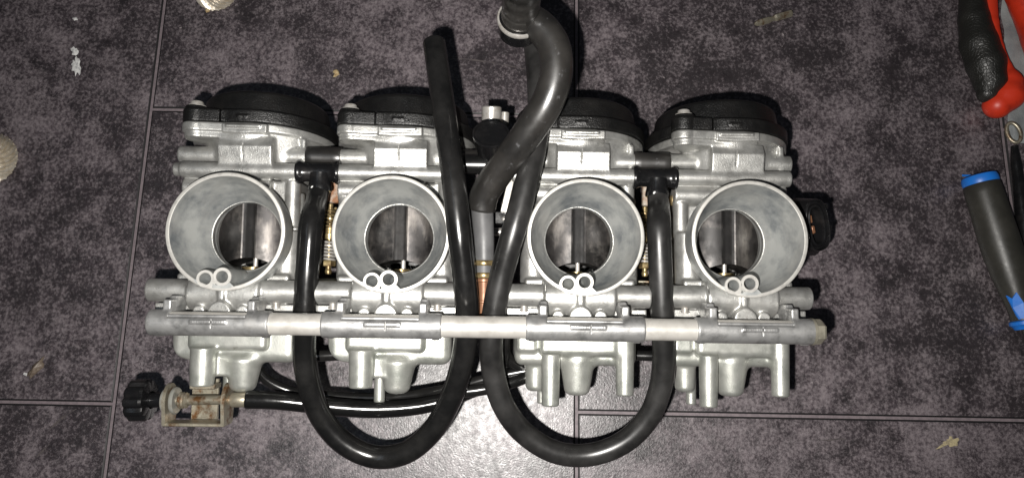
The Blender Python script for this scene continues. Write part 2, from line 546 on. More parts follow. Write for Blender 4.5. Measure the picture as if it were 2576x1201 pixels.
TILE = floor_material()
TILE_EDGE = material('tile_edge', (.008, .007, .008), None, rough=(.5, .6), bump=None)
GROUT = material('grey_grout', (.20, .165, .175), (.15, .125, .135), 400, (.4, .6), rough=(.5, .6), bump=(1500, .3, .0003))

# ------------------------------------------------------------------ floor of tiles
xs = [G(338, 600)[0], G(1452, 600)[0], G(2557, 600)[0]]
W = (xs[2] - xs[0]) / 2
y1 = G(900, 284)[1]; y2 = G(2000, 1045.5)[1]; y0 = G(140, 1012)[1]; y3 = G(2525, 325)[1]
L = 2 * (y1 - y2)
m = MB()
fx0, fx1, fy0, fy1 = xs[0] - 3.0 * W, xs[2] + 3.0 * W, y2 - 2.5 * L, y1 + 2.5 * L
m.box(((fx0 + fx1) / 2 / S, (fy0 + fy1) / 2 / S, -12), ((fx1 - fx0) / 2 / S, (fy1 - fy0) / 2 / S, 8.5), 2)
floor = obj('floor', m.mesh('floor', GROUT, False))
tag(floor, kind='structure')
g = 6.0 * S; ch = 4.5
m = MB()
hw, hl = (W / 2 - g) / S, (L / 2 - g) / S
pl = lambda e, z: [(-hw + e, -hl + e, z), (hw - e, -hl + e, z), (hw - e, hl - e, z), (-hw + e, hl - e, z)]
m.add(pl(-2, -4.5) + pl(0, -1.6) + pl(ch, 0.0), [(i, (i + 1) % 4, 4 + (i + 1) % 4, 4 + i) for i in range(4)] +
      [(4 + i, 4 + (i + 1) % 4, 8 + (i + 1) % 4, 8 + i) for i in range(4)] + [(8, 9, 10, 11)])
tile_me = m.mesh('tile', TILE, False); tile_me.materials.append(TILE_EDGE)
for i in range(8): tile_me.polygons[i].material_index = 1
for ci, ystart in ((-2, y0), (-1, y1), (0, y0), (1, y1), (2, y2), (3, y3), (4, y2), (5, y3)):
    cx = xs[0] + (ci - .5) * W
    for k in range(-3, 3):
        cy = ystart + (k + .5) * L
        if cy - L / 2 < fy0 - .02 or cy + L / 2 > fy1 + .02: continue
        obj('tile', tile_me, floor, (cx, cy, 0))

# ------------------------------------------------------------------ carburettor bank
bank = empty('carburetor_bank', (0, 0, 0))
bo = o_w - Zw * BASE * S
bank.matrix_world = Matrix([[Xw[i], Yw[i], Zw[i], bo[i]] for i in range(3)] + [[0, 0, 0, 1]])
tag(bank, 'bank of four aluminium motorcycle carburetors with black caps and hoses on the tiles', 'carburetor bank')


def part(name, me, parent=None, loc=(0, 0, 0)):
    """a part straight under the bank: bank coordinates, shifted to the empty"""
    return obj(name, me, bank, (loc[0] * S, loc[1] * S, (loc[2] + BASE) * S))


def BK(u, v, d): return B(u, v, d)


CEN = [B(566, 581, 0), B(983, 588, 0), B(1474, 595.5, 0), B(1887.5, 600, 0)]

# --- casting shared by the four bodies (carb coordinates: x along the bank, y to the caps, z to the camera)
TILT = .085
f = Field((-222, -216, -420), (226, 306, 8), 2.1)
Y0 = f.Y; f.Y = Y0 + TILT * np.maximum(-f.Z - 98, 0)          # cap seat leans back a little
f.add(f.cyl(1, (0, -296), 200, 277, 299, 3), 0)
f.add(f.lug((-136, -121), 34, (0, -196), 101, 275, 299, 4), 4)
led = f.lug((-133, -124), 32, (-5, -190), 88, 258, 280, 4)
f.add(np.maximum(led, f.X + 4), 3)
f.Y = Y0
f.add(f.box((-56, 272, -140), (62, 295, -92), 2.5), 1.5)
f.add(f.box((-46, 284, -140), (46, 293, -88.5), 2.5), .5)
# chamber narrowing to the body
f.add(f.cyl(1, (0, -290), 126, 150, 285, 6, r2=182), 12)
f.add(f.cyl(1, (-2, -214), 106, 170, 268, 6, r2=118), 16)
f.add(f.cyl(1, (52, -250), 104, 176, 268, 6, r2=122), 14)
blk = f.box((-66, 176, -260), (76, 262, -90), 3)
s1 = (f.Z + 93) * .985 - (f.Y - 236) * .16
s2 = (f.Z + 93) * .9 + (f.Y - 236) * .42
f.add(np.maximum(np.maximum(blk, s1), s2), 5)
f.add(f.box((136, 200, -260), (150, 270, -150), 4), 8)
# upper fuel gallery and the one below it
f.add(f.cyl(0, (173.5, -120), 21.5, -168, 152, 2.5), 5)
f.add(f.cyl(0, (173.5, -120), 18.5, -186, -160, 2), 1)
f.add(f.cyl(0, (127, -136), 27, -163, 70, 4), 5)
f.add(f.box((95, 150, -170), (122, 192, -110), 4), 5)
# vent stub through the body
f.add(f.cyl(0, (222, -168), 24.5, -195, 172, 3), 6)
# main block and its vertical bosses
f.add(f.box((-152, -118, -335), (142, 152, -138), 10), 8)
f.add(f.cyl(1, (-126, -128), 35, -118, 24, 6), 6)
f.add(f.cyl(1, (-143, -134), 20, 20, 108, 4), 5)
f.add(f.box((-160, 10, -200), (-110, 34, -128), 6), 5)
f.add(f.cyl(1, (127, -132), 20, 24, 150, 4), 5)
f.add(f.cyl(1, (141, -150), 13, 60, 118, 3), 3)
f.add(f.cyl(1, (118, -128), 36, -118, 14, 6), 6)
f.add(f.box((60, -118, -180), (84, -20, -104), 5), 6)
f.add(f.cyl(2, (0, 0), 124, -210, -110, 6), 12)
# lower gallery, collar and bosses
f.add(f.box((-150, -182, -260), (140, -104, -78), 8), 8)
f.add(f.cyl(0, (-148.5, -60), 29.5, -208, 174, 3), 5)
f.add(f.cyl(0, (-153, -66), 47, -102, 82, 7), 5)
f.add(f.cyl(2, (-10, -203), 29, -140, -8, 4), 7)
f.add(f.box((-17, -185, -80), (-3, -120, -14), 4), 8)
f.add(f.cyl(2, (-66, -200), 15, -140, -22, 4), 7)
f.add(f.cyl(2, (42, -200), 16, -140, -22, 4), 7)
f.add(f.box((-196, -208, -330), (168, -181, -66), 3), 3)
# fine cast details
f.cut(f.cyl(2, (0, 0), 101, -156, -75, .5, r2=138), 1); f.cut(f.cyl(2, (0, 0), 142, -78, 60, .5), 1)   # seat of the bell
f.cut(f.box((-1.4, 230, -97.5), (1.0, 262, -60), .4), .5); f.cut(f.box((-1.4, 176, -100), (1.0, 232, -60), .4), .5)             # mould seam
f.cut(f.box((-100, -140, -36), (-97.5, -100, -20), .4), .5)
f.cut(f.cyl(2, (0, 0), 92, -400, -20, 1), 1)                          # bore
f.cut(f.cyl(1, (0, -262), 102, -70, 170, 1), 1)                       # slide bore
f.cut(f.box((-66, -112, -330), (66, 0, -170), 10), 2)
v, q = f.surface()
BODY = mesh_fast('carburetor_body', v, q, ALU)
print('body', len(q))

# --- black plastic diaphragm cap
f = Field((-225, 250, -512), (225, 408, -78), 2.6)
f.Y = f.Y + TILT * np.maximum(-f.Z - 98, 0)
f.add(f.cyl(1, (0, -296), 204, 299.5, 335, 4), 0)
f.add(f.lug((-136, -121), 34, (0, -196), 104, 299.5, 335, 4), 4)
f.add(f.cyl(1, (-136, -121), 30, 300, 345, 4), 4)
f.add(f.cyl(1, (0, -296), 184, 330, 399, 11, r2=170), 4)
f.cut(f.cyl(1, (0, -296), 150, 392, 410, 3), 3)
f.cut(f.box((-66, 296, -110), (-62, 340, -60), .6), .5)
f.add(f.box((-18, 312, -140), (12, 319, -90.5), 1.5), 1)
v, q = f.surface()
CAP = mesh_fast('diaphragm_cap', v, q, CAPM)

# --- float bowls, two patterns
def bowl(kind):
    f = Field((-205, -452, -345), (185, -200, -62), 2.2)
    if kind == 'A':
        f.add(f.box((-186, -338, -330), (148, -150, -134), 26), 0)
        corner = f.cyl(2, (-122, -274), 62, -330, -134, 18)
        f.cut(np.maximum(np.maximum(f.X + 122, f.Y + 274), 62 - np.sqrt((f.X + 122)**2 + (f.Y + 274)**2)), 6)
        f.add(f.box((-130, -304, -240), (79, -180, -108), 15), 4)
        f.add(f.cyl(1, (-85, -112), 30, -396, -296, 4, r2=33), 14)
        f.add(f.cyl(1, (3, -165), 32, -416, -320, 17, r2=52), 18)
        f.add(f.box((-66, -374, -215), (-20, -318, -128), 8), 10)
        f.add(f.cyl(1, (-50, -205), 15, -446, -320, 3), 6)
    else:
        f.add(f.box((-172, -336, -330), (156, -150, -134), 22), 0)
        f.add(f.box((-108, -308, -240), (104, -180, -106), 17), 5)
        f.add(f.box((-168, -300, -200), (-112, -190, -118), 12), 10)
        f.add(f.cyl(1, (-78, -104), 23, -436, -300, 4, r2=25), 14)
        f.add(f.cyl(1, (-2, -160), 32, -414, -310, 14, r2=50), 16)
        f.add(f.cyl(1, (122, -128), 23, -410, -250, 4, r2=25), 16)
        f.add(f.cyl(1, (-112, -215), 26, -412, -320, 14, r2=32), 12)
        f.add(f.cyl(1, (-92, -225), 14, -448, -330, 3), 5)
    f.add(f.box((-150, -228, -300), (130, -200, -120), 4), 4)
    v, q = f.surface()
    return mesh_fast('float_bowl', v, q, BOWL)


BOWLS = {'A': bowl('A'), 'B': bowl('B')}

# --- intake bell with its two air-jet tubes
m = MB()
m.lathe((0, 0, 0), (0, 0, 1), [(112, -165), (118, -140), (132, -112), (143, -90), (146.5, -70), (146.5, -22), (149, -18), (149, -3), (147.5, -.6),
        (146, 0), (140.5, 0), (139, -1.2), (138, -10), (135.5, -28), (131, -50), (125, -73), (117, -97), (108, -121), (99, -145),
        (97.6, -149), (96, -152), (94.4, -158), (92.8, -166), (91.5, -178)], 96)
for bx, by, ro in ((-44, -119, 22.5), (-2.5, -113.5, 23.5)):
    m.lathe((bx, by, 0), (0, 0, 1), [(ro - 1, -125), (ro, -20), (ro, -1.2), (ro - 1.2, .6), (15.8, .6), (14.6, -.6), (14, -12), (13.5, -55), (3, -150), (0, -152)], 28)
for wp in ([(-31, -137.5), (-20, -137.5), (-17, -130), (-21.5, -121), (-25, -127)][::-1],
           [(-24, -131), (-14, -134), (-2, -136), (9, -134), (17, -127), (27, -136.5), (14, -142), (-8, -143), (-26, -141)][::-1],
           [(-73, -120), (-66, -121), (-62, -132), (-54, -139), (-64, -131)][::-1]):
    m.prism(wp[::-1], -50, .3)
BELLM = m.mesh('intake_bell', BELL, True, 30)
BELLM.materials.append(RIM)
for pz in BELLM.polygons:
    if pz.center[2] > -3.2 * S and pz.normal[2] > .2: pz.material_index = 1

# --- slide, needle, jet
m = MB()
prof = []
for k in range(-24, 25):
    x = k * 4.0
    dz = 328 - math.sqrt(160**2 - x * x)
    dz += 4.5 * max(0.0, min(1.0, (19 - abs(x)) / 8))
    prof.append((x, dz))
top = [(x, 165, -d) for x, d in prof]; bot = [(x, -57 - 15 * (x / 60)**2, -d) for x, d in prof]
backt = [(x, 165, -300) for x, d in prof]; backb = [(x, -57 - 15 * (x / 60)**2, -300) for x, d in prof]
n = len(prof)
fc = []
for k in range(n - 1):
    fc += [(n + k, n + k + 1, k + 1, k), (3 * n + k, 3 * n + k + 1, n + k + 1, n + k), (k, k + 1, 2 * n + k + 1, 2 * n + k)]
m.add(top + bot + backt + backb, fc)
SLIDEM = m.mesh('throttle_slide', SLIDE, True, 25)
SLIDEM.materials.append(SLIDE_BAND)
for pz in SLIDEM.polygons:
    if abs(pz.center[0]) < 15 * S and pz.normal[2] > .3: pz.material_index = 1
m = MB(); m.cyl((4, -125, -222), (4, -50, -222), 6.5, 16, 1); NEEDLE = m.mesh('jet_needle', STEEL)
m = MB(); m.lathe((0, -108, -215), (0, 1, 0), [(44, 0), (44, 16), (30, 19), (30, 26), (12, 27), (9, 20), (0, 18)], 28); JET = m.mesh('brass_jet', BRASS)
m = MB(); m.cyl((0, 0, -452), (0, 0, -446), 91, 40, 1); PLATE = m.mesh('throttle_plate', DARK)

# --- screws
def screw_mesh(r, h, ax, washer=True, name='screw'):
    m = MB(); pr = [(0, -12), (r * .55, -12), (r * .55, 0)]
    if washer: pr += [(r * 1.35, 0), (r * 1.4, 1.5), (r * 1.35, 3.5), (r, 3.8)]
    pr += [(r, h * .75), (r * .86, h), (r * .3, h + .8), (r * .28, h - 4), (0, h - 4)]
    m.lathe((0, 0, 0), ax, pr, 24)
    return m.mesh(name, STEEL)


CAPSC = screw_mesh(17, 14, (0, 1, 0), True, 'cap_screw')
m = MB(); m.lathe((0, 0, 0), (0, 1, 0), [(0, -6), (9, -6), (9, 9), (7.5, 10.5), (0, 10.5)], 16)
m.lathe((0, 0, 0), (0, 1, 0), [(10, -6), (12, -5), (12, -2), (9, -1)], 16)
BOWLSC = m.mesh('bowl_screw', STEEL)

bodies = []
names = ['leftmost carburetor, next to the black idle knob', 'second carburetor from the left, crossed by the straight upright hose',
         'third carburetor from the left, under the thick bent hose', 'rightmost carburetor, next to the black sensor socket']
for i in range(4):
    c = CEN[i]
    b = part('carburetor_body', BODY, None, c); bodies.append(b)
    tag(b, names[i])
    obj('intake_bell', BELLM, b)
    obj('diaphragm_cap', CAP, b)
    s_ = obj('throttle_slide', SLIDEM, b)
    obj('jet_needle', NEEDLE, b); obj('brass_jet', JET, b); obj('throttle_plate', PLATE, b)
    obj('float_bowl', BOWLS['A' if i < 2 else 'B'], b)
    obj('cap_screw', CAPSC, b, (-136 * S, 345 * S, -121 * S))
    for sx in (-152, 116): obj('bowl_screw', BOWLSC, b, (sx * S, -184 * S, -58 * S), (math.radians(8), 0, 0))
    # engine-side spigot reaches the floor
    yl = c[1] - 100
    z_end = -(bank_z((c[0], yl, 0)) - 1.0) / Zw[2]
    m = MB(); m.lathe((0, 0, 0), (0, 0, 1), [(91, -320), (91, z_end), (99, z_end), (100, z_end + 3), (100, z_end + 40), (106, z_end + 45), (106, z_end + 90),
                                         (116, z_end + 110), (116, -320)], 48, True)
    obj('outlet_spigot', m.mesh('outlet_spigot', ALU), b)

# --- front mounting rail with its four sleeves and end bolt
railp = lambda u, v: B(u, v, -32)
pL, pR = railp(392, 809.5), railp(2046, 833.5)
m = MB(); m.cyl(pL, pR, 27.0, 40, 2)
rail = part('mounting_rail', m.mesh('mounting_rail', TUBE))
ry = lambda x: pL[1] + (pR[1] - pL[1]) * (x - pL[0]) / (pR[0] - pL[0])
f = Field((-176, -44, -140), (152, 76, 44), 1.9)
f.add(f.cyl(0, (0, 0), 31.5, -158, 132, 3), 0)
f.cut(f.box((-108, 13, 20), (78, 60, 60), 1), 1.5)
f.cut(f.box((-108, 21, -60), (78, 80, 60), 1), 1.5)
f.add(f.box((-108, 6, -30), (78, 20.8, 23.5), 2), 1)
f.add(f.box((-112, 8, 10), (80, 12, 29.5), 1.5), 1.5)
f.add(f.box((-52, -1, 10), (35, 9, 33.6), 1.5), .8)
f.add(f.box((-126, 12, -70), (-106, 56, 12), 4), 6)
f.add(f.box((76, 12, -70), (95, 56, 12), 4), 6)
f.add(f.box((-124, 40, -120), (-104, 66, -20), 4), 8)
f.add(f.box((76, 40, -120), (94, 66, -20), 4), 8)
for k in range(13):                                                   # worn cast lettering, not legible
    x0 = -46 + k * 5.8
    f.add(f.box((x0, 1.2 + 1.1 * math.sin(k * 2.3), 20), (x0 + 3.2, 6.4 + .7 * math.sin(k * 1.7), 34.6), .6), .5)
f.cut(f.box((-2.2, -40, 28.5), (-.4, 40, 60), .4), .4)
f.add(f.box((-150, -34, -20), (-132, -26, -4), 3), 3); f.add(f.box((108, -35, -20), (126, -27, -4), 3), 3)
v, q = f.surface()
SLEEVE = mesh_fast('rail_sleeve', v, q, ZINC)
for i, (ua, ub) in enumerate(((380, 680), (811, 1112), (1323, 1619), (1752, 2040))):
    a, c2 = B(ua, 820, -32), B(ub, 820, -32); cx = (a[0] + c2[0]) / 2 + 13
    o = obj('rail_sleeve', SLEEVE, rail, (cx * S, ry(cx) * S, -0 * S + 32 * S * 1.0))
    o.rotation_euler = (0, 0, math.atan2(pR[1] - pL[1], pR[0] - pL[0]))
e0 = pR + np.array((0, 0, 0))
m = MB(); m.lathe(e0, (1, 0, 0), [(0, -6), (24, -6), (24, 0), (31, 0), (31, 17), (28, 22), (22, 24), (0, 24)], 6)
m.lathe(e0, (1, 0, 0), [(33, -8), (33, -1), (20, -1)], 24)
hb = obj('rail_bolt', m.mesh('rail_bolt', PALE, True, 20), rail)

# --- rubber couplings of the vent gallery
for i in (0, 1, 2):
    x0 = CEN[i][0] + 152; x1 = CEN[i + 1][0] - 166
    y = (CEN[i][1] + CEN[i + 1][1]) / 2 + 222
    m = MB(); m.lathe((x0, y, -168), (1, 0, 0), [(23, 0), (28, 0), (29.5, 3), (29, 20), (28, (x1 - x0) / 2), (29, x1 - x0 - 20), (29.5, x1 - x0 - 3), (28, x1 - x0), (23, x1 - x0)], 32)
    part('vent_coupling', m.mesh('vent_coupling', RUBBER_W))

# --- black plastic tees on the upper gallery, their drop hoses
def tee(i, name='hose_tee'):
    x0 = CEN[i][0] + 140; x1 = CEN[i + 1][0] - 158; y = (CEN[i][1] + CEN[i + 1][1]) / 2 + 172; z = -119
    xm = (x0 + x1) / 2 + 6
    m = MB(); Lx = x1 - x0
    m.lathe((x0, y, z), (1, 0, 0), [(20, 0), (30, 0), (31.5, 3), (31.5, 9), (28, 14), (25, 22), (25, Lx - 24), (28, Lx - 14), (32, Lx - 9), (32, Lx - 3), (30, Lx), (20, Lx)], 32)
    m.lathe((xm, y - 4, z + 6), (0, -1, 0), [(29, 0), (28, 22), (30, 32), (32, 42), (31, 48), (20, 49)], 32)
    o = part(name, m.mesh(name, GLOSS))
    d = MB(); rnd = random.Random(i)
    for k in range(5):
        a = k * 1.3
        d.lathe((xm + -6 + 7 * math.cos(a), y - 50 + 8 * math.sin(a), z + 32), (0, -.25, 1), [(6, -3), (5, 2), (2.5, 3.4), (0, 3.6)], 10)
    obj('paint_dab', d.mesh('paint_dab', WHITEP), o)
    return np.array((xm, y - 40, z + 6))


t1 = tee(0); t2 = tee(2)


def hose(name, pts, rad, mat, **kw):
    m = MB(); m.tube(pts, rad, **kw)
    return part(name, m.mesh(name, mat, True, 60))


P1 = [t1 + (0, 0, 0), t1 + (-3, -40, 18), B(783, 560, 40), B(776, 640, 36), B(770, 730, 46), B(766, 815, 62), B(766, 890, 90), B(778, 970, 120), B(810, 1050, 150),
      B(868, 1115, 170), B(945, 1148, 180), B(1020, 1137, 170), B(1085, 1085, 150), B(1130, 1010, 120), B(1158, 930, 85), B(1172, 850, 52), B(1175, 780, 34),
      B(1167, 690, 2), B(1155, 580, -22), B(1142, 460, -20), B(1120, 300, 20), B(1104, 190, 60), B(1092, 108, 95)]
hose('vent_hose', P1, [27, 29, 31] + [30.5] * (len(P1) - 3), RUBBER, end1='hollow', step=5, n=28)
P2 = [t2, t2 + (0, -40, 18), B(1657, 560, 40), B(1660, 640, 34), B(1664, 730, 44), B(1667, 815, 62), B(1670, 890, 90), B(1662, 970, 120), B(1630, 1050, 150),
      B(1567, 1112, 170), B(1480, 1143, 180), B(1395, 1135, 175), B(1315, 1085, 160), B(1265, 1015, 125), B(1240, 930, 90), B(1236, 850, 54), B(1243, 780, 36),
      B(1262, 690, 12), B(1292, 580, -16), B(1322, 470, -12), B(1345, 370, 10), B(1356, 280, 45), B(1352, 180, 90), B(1340, 85, 140), B(1325, 20, 170)]
hose('vent_hose', P2, [27, 29, 31] + [30.5] * (len(P2) - 3), RUBBER_M, end1='hollow', step=5, n=28)

# --- fuel feed: copper stub, clamps, grey elbow, thick hose, end fitting
pa, pb = B(1216, 800, 92), B(1218, 640, 86)
m = MB()
ax = nrm(pb - pa)
m.lathe(pa, ax, [(16, 0), (16, 40), (18, 42), (18, 46), (16, 48), (17, 95), (22, 97), (22, 103), (18, 106), (18, 150)], 24)
stub = part('fuel_stub', m.mesh('fuel_stub', COPPER))
m = MB(); el = [pa + ax * 112, pa + ax * 135, pa + ax * 160, B(1217, 600, 82), B(1214, 550, 70), B(1212, 500, 55)]
m.tube(el, [23, 22, 26, 27.5, 29, 30], n=24)
elbow = part('fuel_elbow', m.mesh('fuel_elbow', RUBBER_G, True, 60))
for t, r in ((108, 27), (140, 28)):
    m = MB(); m.lathe(pa + ax * (t - 2), ax, [(r - 3, 0), (r, 0), (r + 1.2, 2), (r + 1.2, 12), (r, 14), (r - 3, 14)], 28, True)
    m.box(pa + ax * (t + 5) + np.array((r, 0, 4)), (5, 7, 4), 1)
    obj('hose_clip', m.mesh('hose_clip', BRASS), elbow)
P3 = [B(1212, 525, 62), B(1217, 495, 50), B(1240, 452, 20), B(1285, 392, -25), B(1335, 325, -75), B(1378, 255, -110), B(1399, 185, -125), B(1393, 118, -125),
      B(1362, 72, -115), B(1322, 45, -95), B(1290, 25, -80)]
m = MB(); m.tube(P3, [36, 37.5, 38, 38, 39, 39.5, 39.5, 40, 40, 40, 40], n=32, step=5, end0='hollow', wall=.8)
fh = part('fuel_hose', m.mesh('fuel_hose', RUBBER_W, True, 60))
A0 = B(1304, 80, -60); A1 = B(1318, -60, -250); axf = nrm(A1 - A0)
m = MB(); m.lathe(A0, axf, [(0, 0), (46, 0), (50, 4), (52, 30), (52, 48), (47, 50), (42, 50), (40, 44)], 36)
obj('hose_cuff', m.mesh('hose_cuff', GLOSS), fh)
m = MB(); m.lathe(A0 + axf * 44, axf, [(50, 0), (54.5, 0), (55.5, 3), (55.5, 8), (54, 11), (50, 11)], 36, True)
obj('cuff_ring', m.mesh('cuff_ring', STEEL), fh)
m = MB(); pr = [(42, 30)]
for k in range(4): pr += [(45, 52 + k * 36), (45.5, 66 + k * 36), (44, 70 + k * 36), (43.4, 84 + k * 36)]
pr += [(43, 205), (0, 205)]
m.lathe(A0, axf, pr, 36); obj('ribbed_sleeve', m.mesh('ribbed_sleeve', RUBBER_W), fh)

# --- fuel pump boss between the two middle carburettors
pc = B(1236, 360, 130)
m = MB()
m.lathe(B(1235, 335, 60) - nrm((0, .54, .84)) * 104, nrm((0, .54, .84)), [(0, 0), (24, 0), (30, 10), (40, 50), (48, 92), (49, 96), (50, 102), (48.5, 105), (44, 105), (43, 98), (0, 97)], 40)
pv = part('valve_cup', m.mesh('valve_cup', GLOSS))
m = MB(); m.cyl(B(1236, 312, 210), B(1237, 268, 200), 28, 28, 2.5); m.cyl(B(1268, 318, 240), B(1270, 282, 236), 13, 16, 2)
obj('valve_stem', m.mesh('valve_stem', STEEL), pv)
m = MB(); m.cyl(B(1155, 413, 125), B(1300, 415, 125), 27, 28, 3); m.cyl(B(1150, 413, 125), B(1168, 413, 125), 31, 28, 3)
part('gallery_coupling', m.mesh('gallery_coupling', RUBBER))

# --- throttle shaft, linkage and sync screws seen between the bodies
m = MB(); m.cyl(B(470, 575, 400), B(2010, 590, 400), 13, 16, 2)
part('throttle_shaft', m.mesh('throttle_shaft', STEEL))
m = MB()
ax_ = [nrm(B(1268, 526, 170) - B(1288, 440, 170))]; zz = np.array((0, 0, 1.0)); xx = np.cross(ax_[0], zz)
m.box((B(1278, 485, 170)), (9, 55, 4), 1.5, (xx, ax_[0], zz))
lk = part('linkage_arm', m.mesh('linkage_arm', STEEL))
m = MB(); m.box(B(1264, 548, 190), (22, 18, 10), 3); m.cyl(B(1262, 575, 230), B(1310, 578, 230), 12, 16, 2)
obj('linkage_block', m.mesh('linkage_block', GLOSS), lk)
m = MB(); m.lathe(B(1268, 550, 175), (0, 0, 1), [(7, -6), (6, 0), (3, 2), (0, 2.5)], 14); obj('pivot_pin', m.mesh('pivot_pin', STEEL), lk)


def sync(u, v0):
    o0 = B(u, v0, 235)
    m = MB(); m.cyl(o0 + (0, -10, 0), o0 + (0, 185, 0), 8, 14, 1.5)
    s0 = part('sync_screw', m.mesh('sync_screw', BRASS))
    def coil(y0, y1, r, w, turns, mat, nm):
        pts = [o0 + np.array((r * math.cos(a), y0 + (y1 - y0) * k / (turns * 14), r * math.sin(a))) for k in range(turns * 14 + 1) for a in (2 * math.pi * k / 14,)]
        m = MB(); m.tube(pts, w, n=8, step=40); obj(nm, m.mesh(nm, mat), s0)
    coil(26, 82, 17, 3.6, 6, STEEL, 'lower_spring'); coil(118, 172, 15, 3.8, 5, BRASS, 'upper_spring')
    m = MB(); m.lathe(o0, (0, 1, 0), [(0, 8), (19, 8), (20, 10), (20, 22), (19, 24), (0, 24)], 6)
    m.lathe(o0, (0, 1, 0), [(0, 84), (17, 84), (18, 100), (15, 102), (15, 108), (18, 109), (18, 116), (0, 116)], 20)
    m.lathe(o0, (0, 1, 0), [(0, -16), (8, -14), (10, -6), (8, 0)], 14)
    obj('adjuster_nut', m.mesh('adjuster_nut', BRASS), s0)
    m = MB(); m.box(o0 + (0, -34, -6), (26, 8, 20), 2)
    obj('sync_bracket', m.mesh('sync_bracket', PLATED), s0)
    m = MB(); m.box(o0 + (8, 228, -10), (14, 40, 8), 3)
    obj('return_lever', m.mesh('return_lever', RUSTY), s0)


sync(826, 676); sync(1622, 682)
m = MB(); m.lathe(B(1693, 505, 150), (0, 1, .2), [(0, -14), (8, -12), (11, 0), (8, 14), (0, 16)], 16)
part('brass_plug', m.mesh('brass_plug', BRASS))

# --- throttle position sensor at the right end
q0 = B(2065, 575, 330)
xr, yr = np.array((1.0, 0, 0)), np.array((0, 1.0, 0))
def oval(hx, hy, n=36):
    return [(hx * math.copysign(abs(math.cos(a)) ** .75, math.cos(a)), hy * math.copysign(abs(math.sin(a)) ** .75, math.sin(a))) for a in (2 * math.pi * k / n for k in range(n))]
tax = nrm((.42, -.16, 1)); tx = nrm(np.cross((-.38, 1, 0), tax)); ty = np.cross(tax, tx)
qt = B(2060, 567, 165)
to = lambda p: qt + tx * p[0] + ty * p[1] + tax * p[2]
m = MB(); n = 40
rings = [(oval(44, 74, n), -150), (oval(44, 74, n), -8), (oval(43, 73, n), -3), (oval(40.5, 71.5, n), 0), (oval(38.5, 70.5, n), 0), (oval(36.5, 69.5, n), -3), (oval(35, 68, n), -12), (oval(31, 61, n), -12), (oval(29.5, 59.5, n), -5), (oval(27, 57, n), -3), (oval(24, 53, n), -4), (oval(21, 50, n), -10), (oval(20, 48, n), -70)]
vv = []
for rg, z in rings: vv += [to((x, y, z)) for x, y in rg]
ff = [(i * n + k, i * n + (k + 1) % n, (i + 1) * n + (k + 1) % n, (i + 1) * n + k) for i in range(len(rings) - 1) for k in range(n)]
ff.append(tuple(range((len(rings) - 1) * n, len(rings) * n)))
m.add(vv, ff)
m.box(qt + tx * 50 + ty * 40 - tax * 40, (7, 7, 30), 2, (tx, ty, tax)); m.box(qt + tx * 52 + ty * -25 - tax * 40, (7, 7, 30), 2, (tx, ty, tax))
tps = part('sensor_socket', m.mesh('sensor_socket', GLOSS, True, 35))
m = MB(); m.cyl(B(2000, 590, 320), B(2052, 590, 320), 62, 32, 6)
obj('sensor_housing', m.mesh('sensor_housing', GLOSS), tps)
for k, (a, b2) in enumerate(((-8, 20), (-4, -12))):
    m = MB(); m.box(qt + tx * a + ty * b2 - tax * 42, (5, 11, 26), 1.5, (tx, ty, tax))
    obj('contact_pin', m.mesh('contact_pin', COPPER), tps)

# --- bowl drain and vent lines
def line(name, pts, r, mat=RUBBER): return hose(name, pts, r, mat, n=20)
line('drain_hose', [B(660, 885, 260), B(720, 893, 255), B(800, 894, 250), B(870, 890, 255)], 16)
line('drain_hose', [B(1560, 893, 260), B(1600, 893, 255), B(1660, 895, 250), B(1740, 900, 260)], 15)
line('drain_hose', [B(640, 915, 250), B(672, 955, 265), B(740, 985, 285), B(850, 996, 290), B(950, 1000, 285), B(1060, 990, 270), B(1150, 972, 250), B(1230, 950, 240), B(1330, 930, 235)], 15)
line('drain_hose', [B(1262, 850, 200), B(1272, 893, 215), B(1300, 920, 235), B(1345, 935, 240), B(1390, 938, 245)], 17)
line('drain_hose', [B(1160, 985, 215), B(1215, 978, 215), B(1290, 960, 225), B(1345, 938, 240)], 17)
line('overflow_hose', [B(1270, 840, 150), B(1268, 895, 190), B(1255, 955, 230), B(1248, 985, 260)], 15)

# --- idle adjuster: knob, bracket, cable
kd = 150
k0 = B(328, 1005, kd); k1 = B(632, 1004, kd); kx = nrm(k1 - k0)
_, _, _ = frame_of(kx)
m = MB(); m.tube([B(412, 1006, kd), B(500, 1005, kd), B(600, 1004, kd)], 13, n=20)
m.lathe(B(452, 1006, kd), kx, [(0, 0), (20, 0), (23, 3), (20, 6), (22, 10), (19, 14), (21, 18), (14, 24)], 24)
shaft = part('idle_adjuster', m.mesh('idle_adjuster', PLATED))
m = MB()
nk = 10 * 8; prof2 = [(0, 0), (.62, 0), (.9, 3), (1, 8), (1, 46), (.93, 52), (.5, 56), (.42, 56)]
vv = []; fr_ = frame_of(kx)
for r, t in prof2:
    for k in range(nk):
        a = 2 * math.pi * k / nk
        fl = .5 + .5 * math.cos(10 * a)
        rr = 55 * r * (1 - (0.13 * (fl ** 3) if r > .85 else 0))
        vv.append(k0 + kx * t + (fr_[0] * math.cos(a) + fr_[1] * math.sin(a)) * rr)
ff = [(i * nk + k, i * nk + (k + 1) % nk, (i + 1) * nk + (k + 1) % nk, (i + 1) * nk + k) for i in range(1, len(prof2) - 1) for k in range(nk)]
ff.append(tuple(range(nk, 2 * nk))[::-1]); m.add(vv, ff)
m.cyl(k0 + kx * 50, k0 + kx * 100, 20, 24, 2)
obj('idle_knob', m.mesh('idle_knob', GLOSS, True, 30), shaft)
m = MB(); m.lathe(B(414, 1006, kd), kx, [(14, 0), (30, 0), (31, 3), (31, 8), (28, 10), (14, 10)], 30, True)
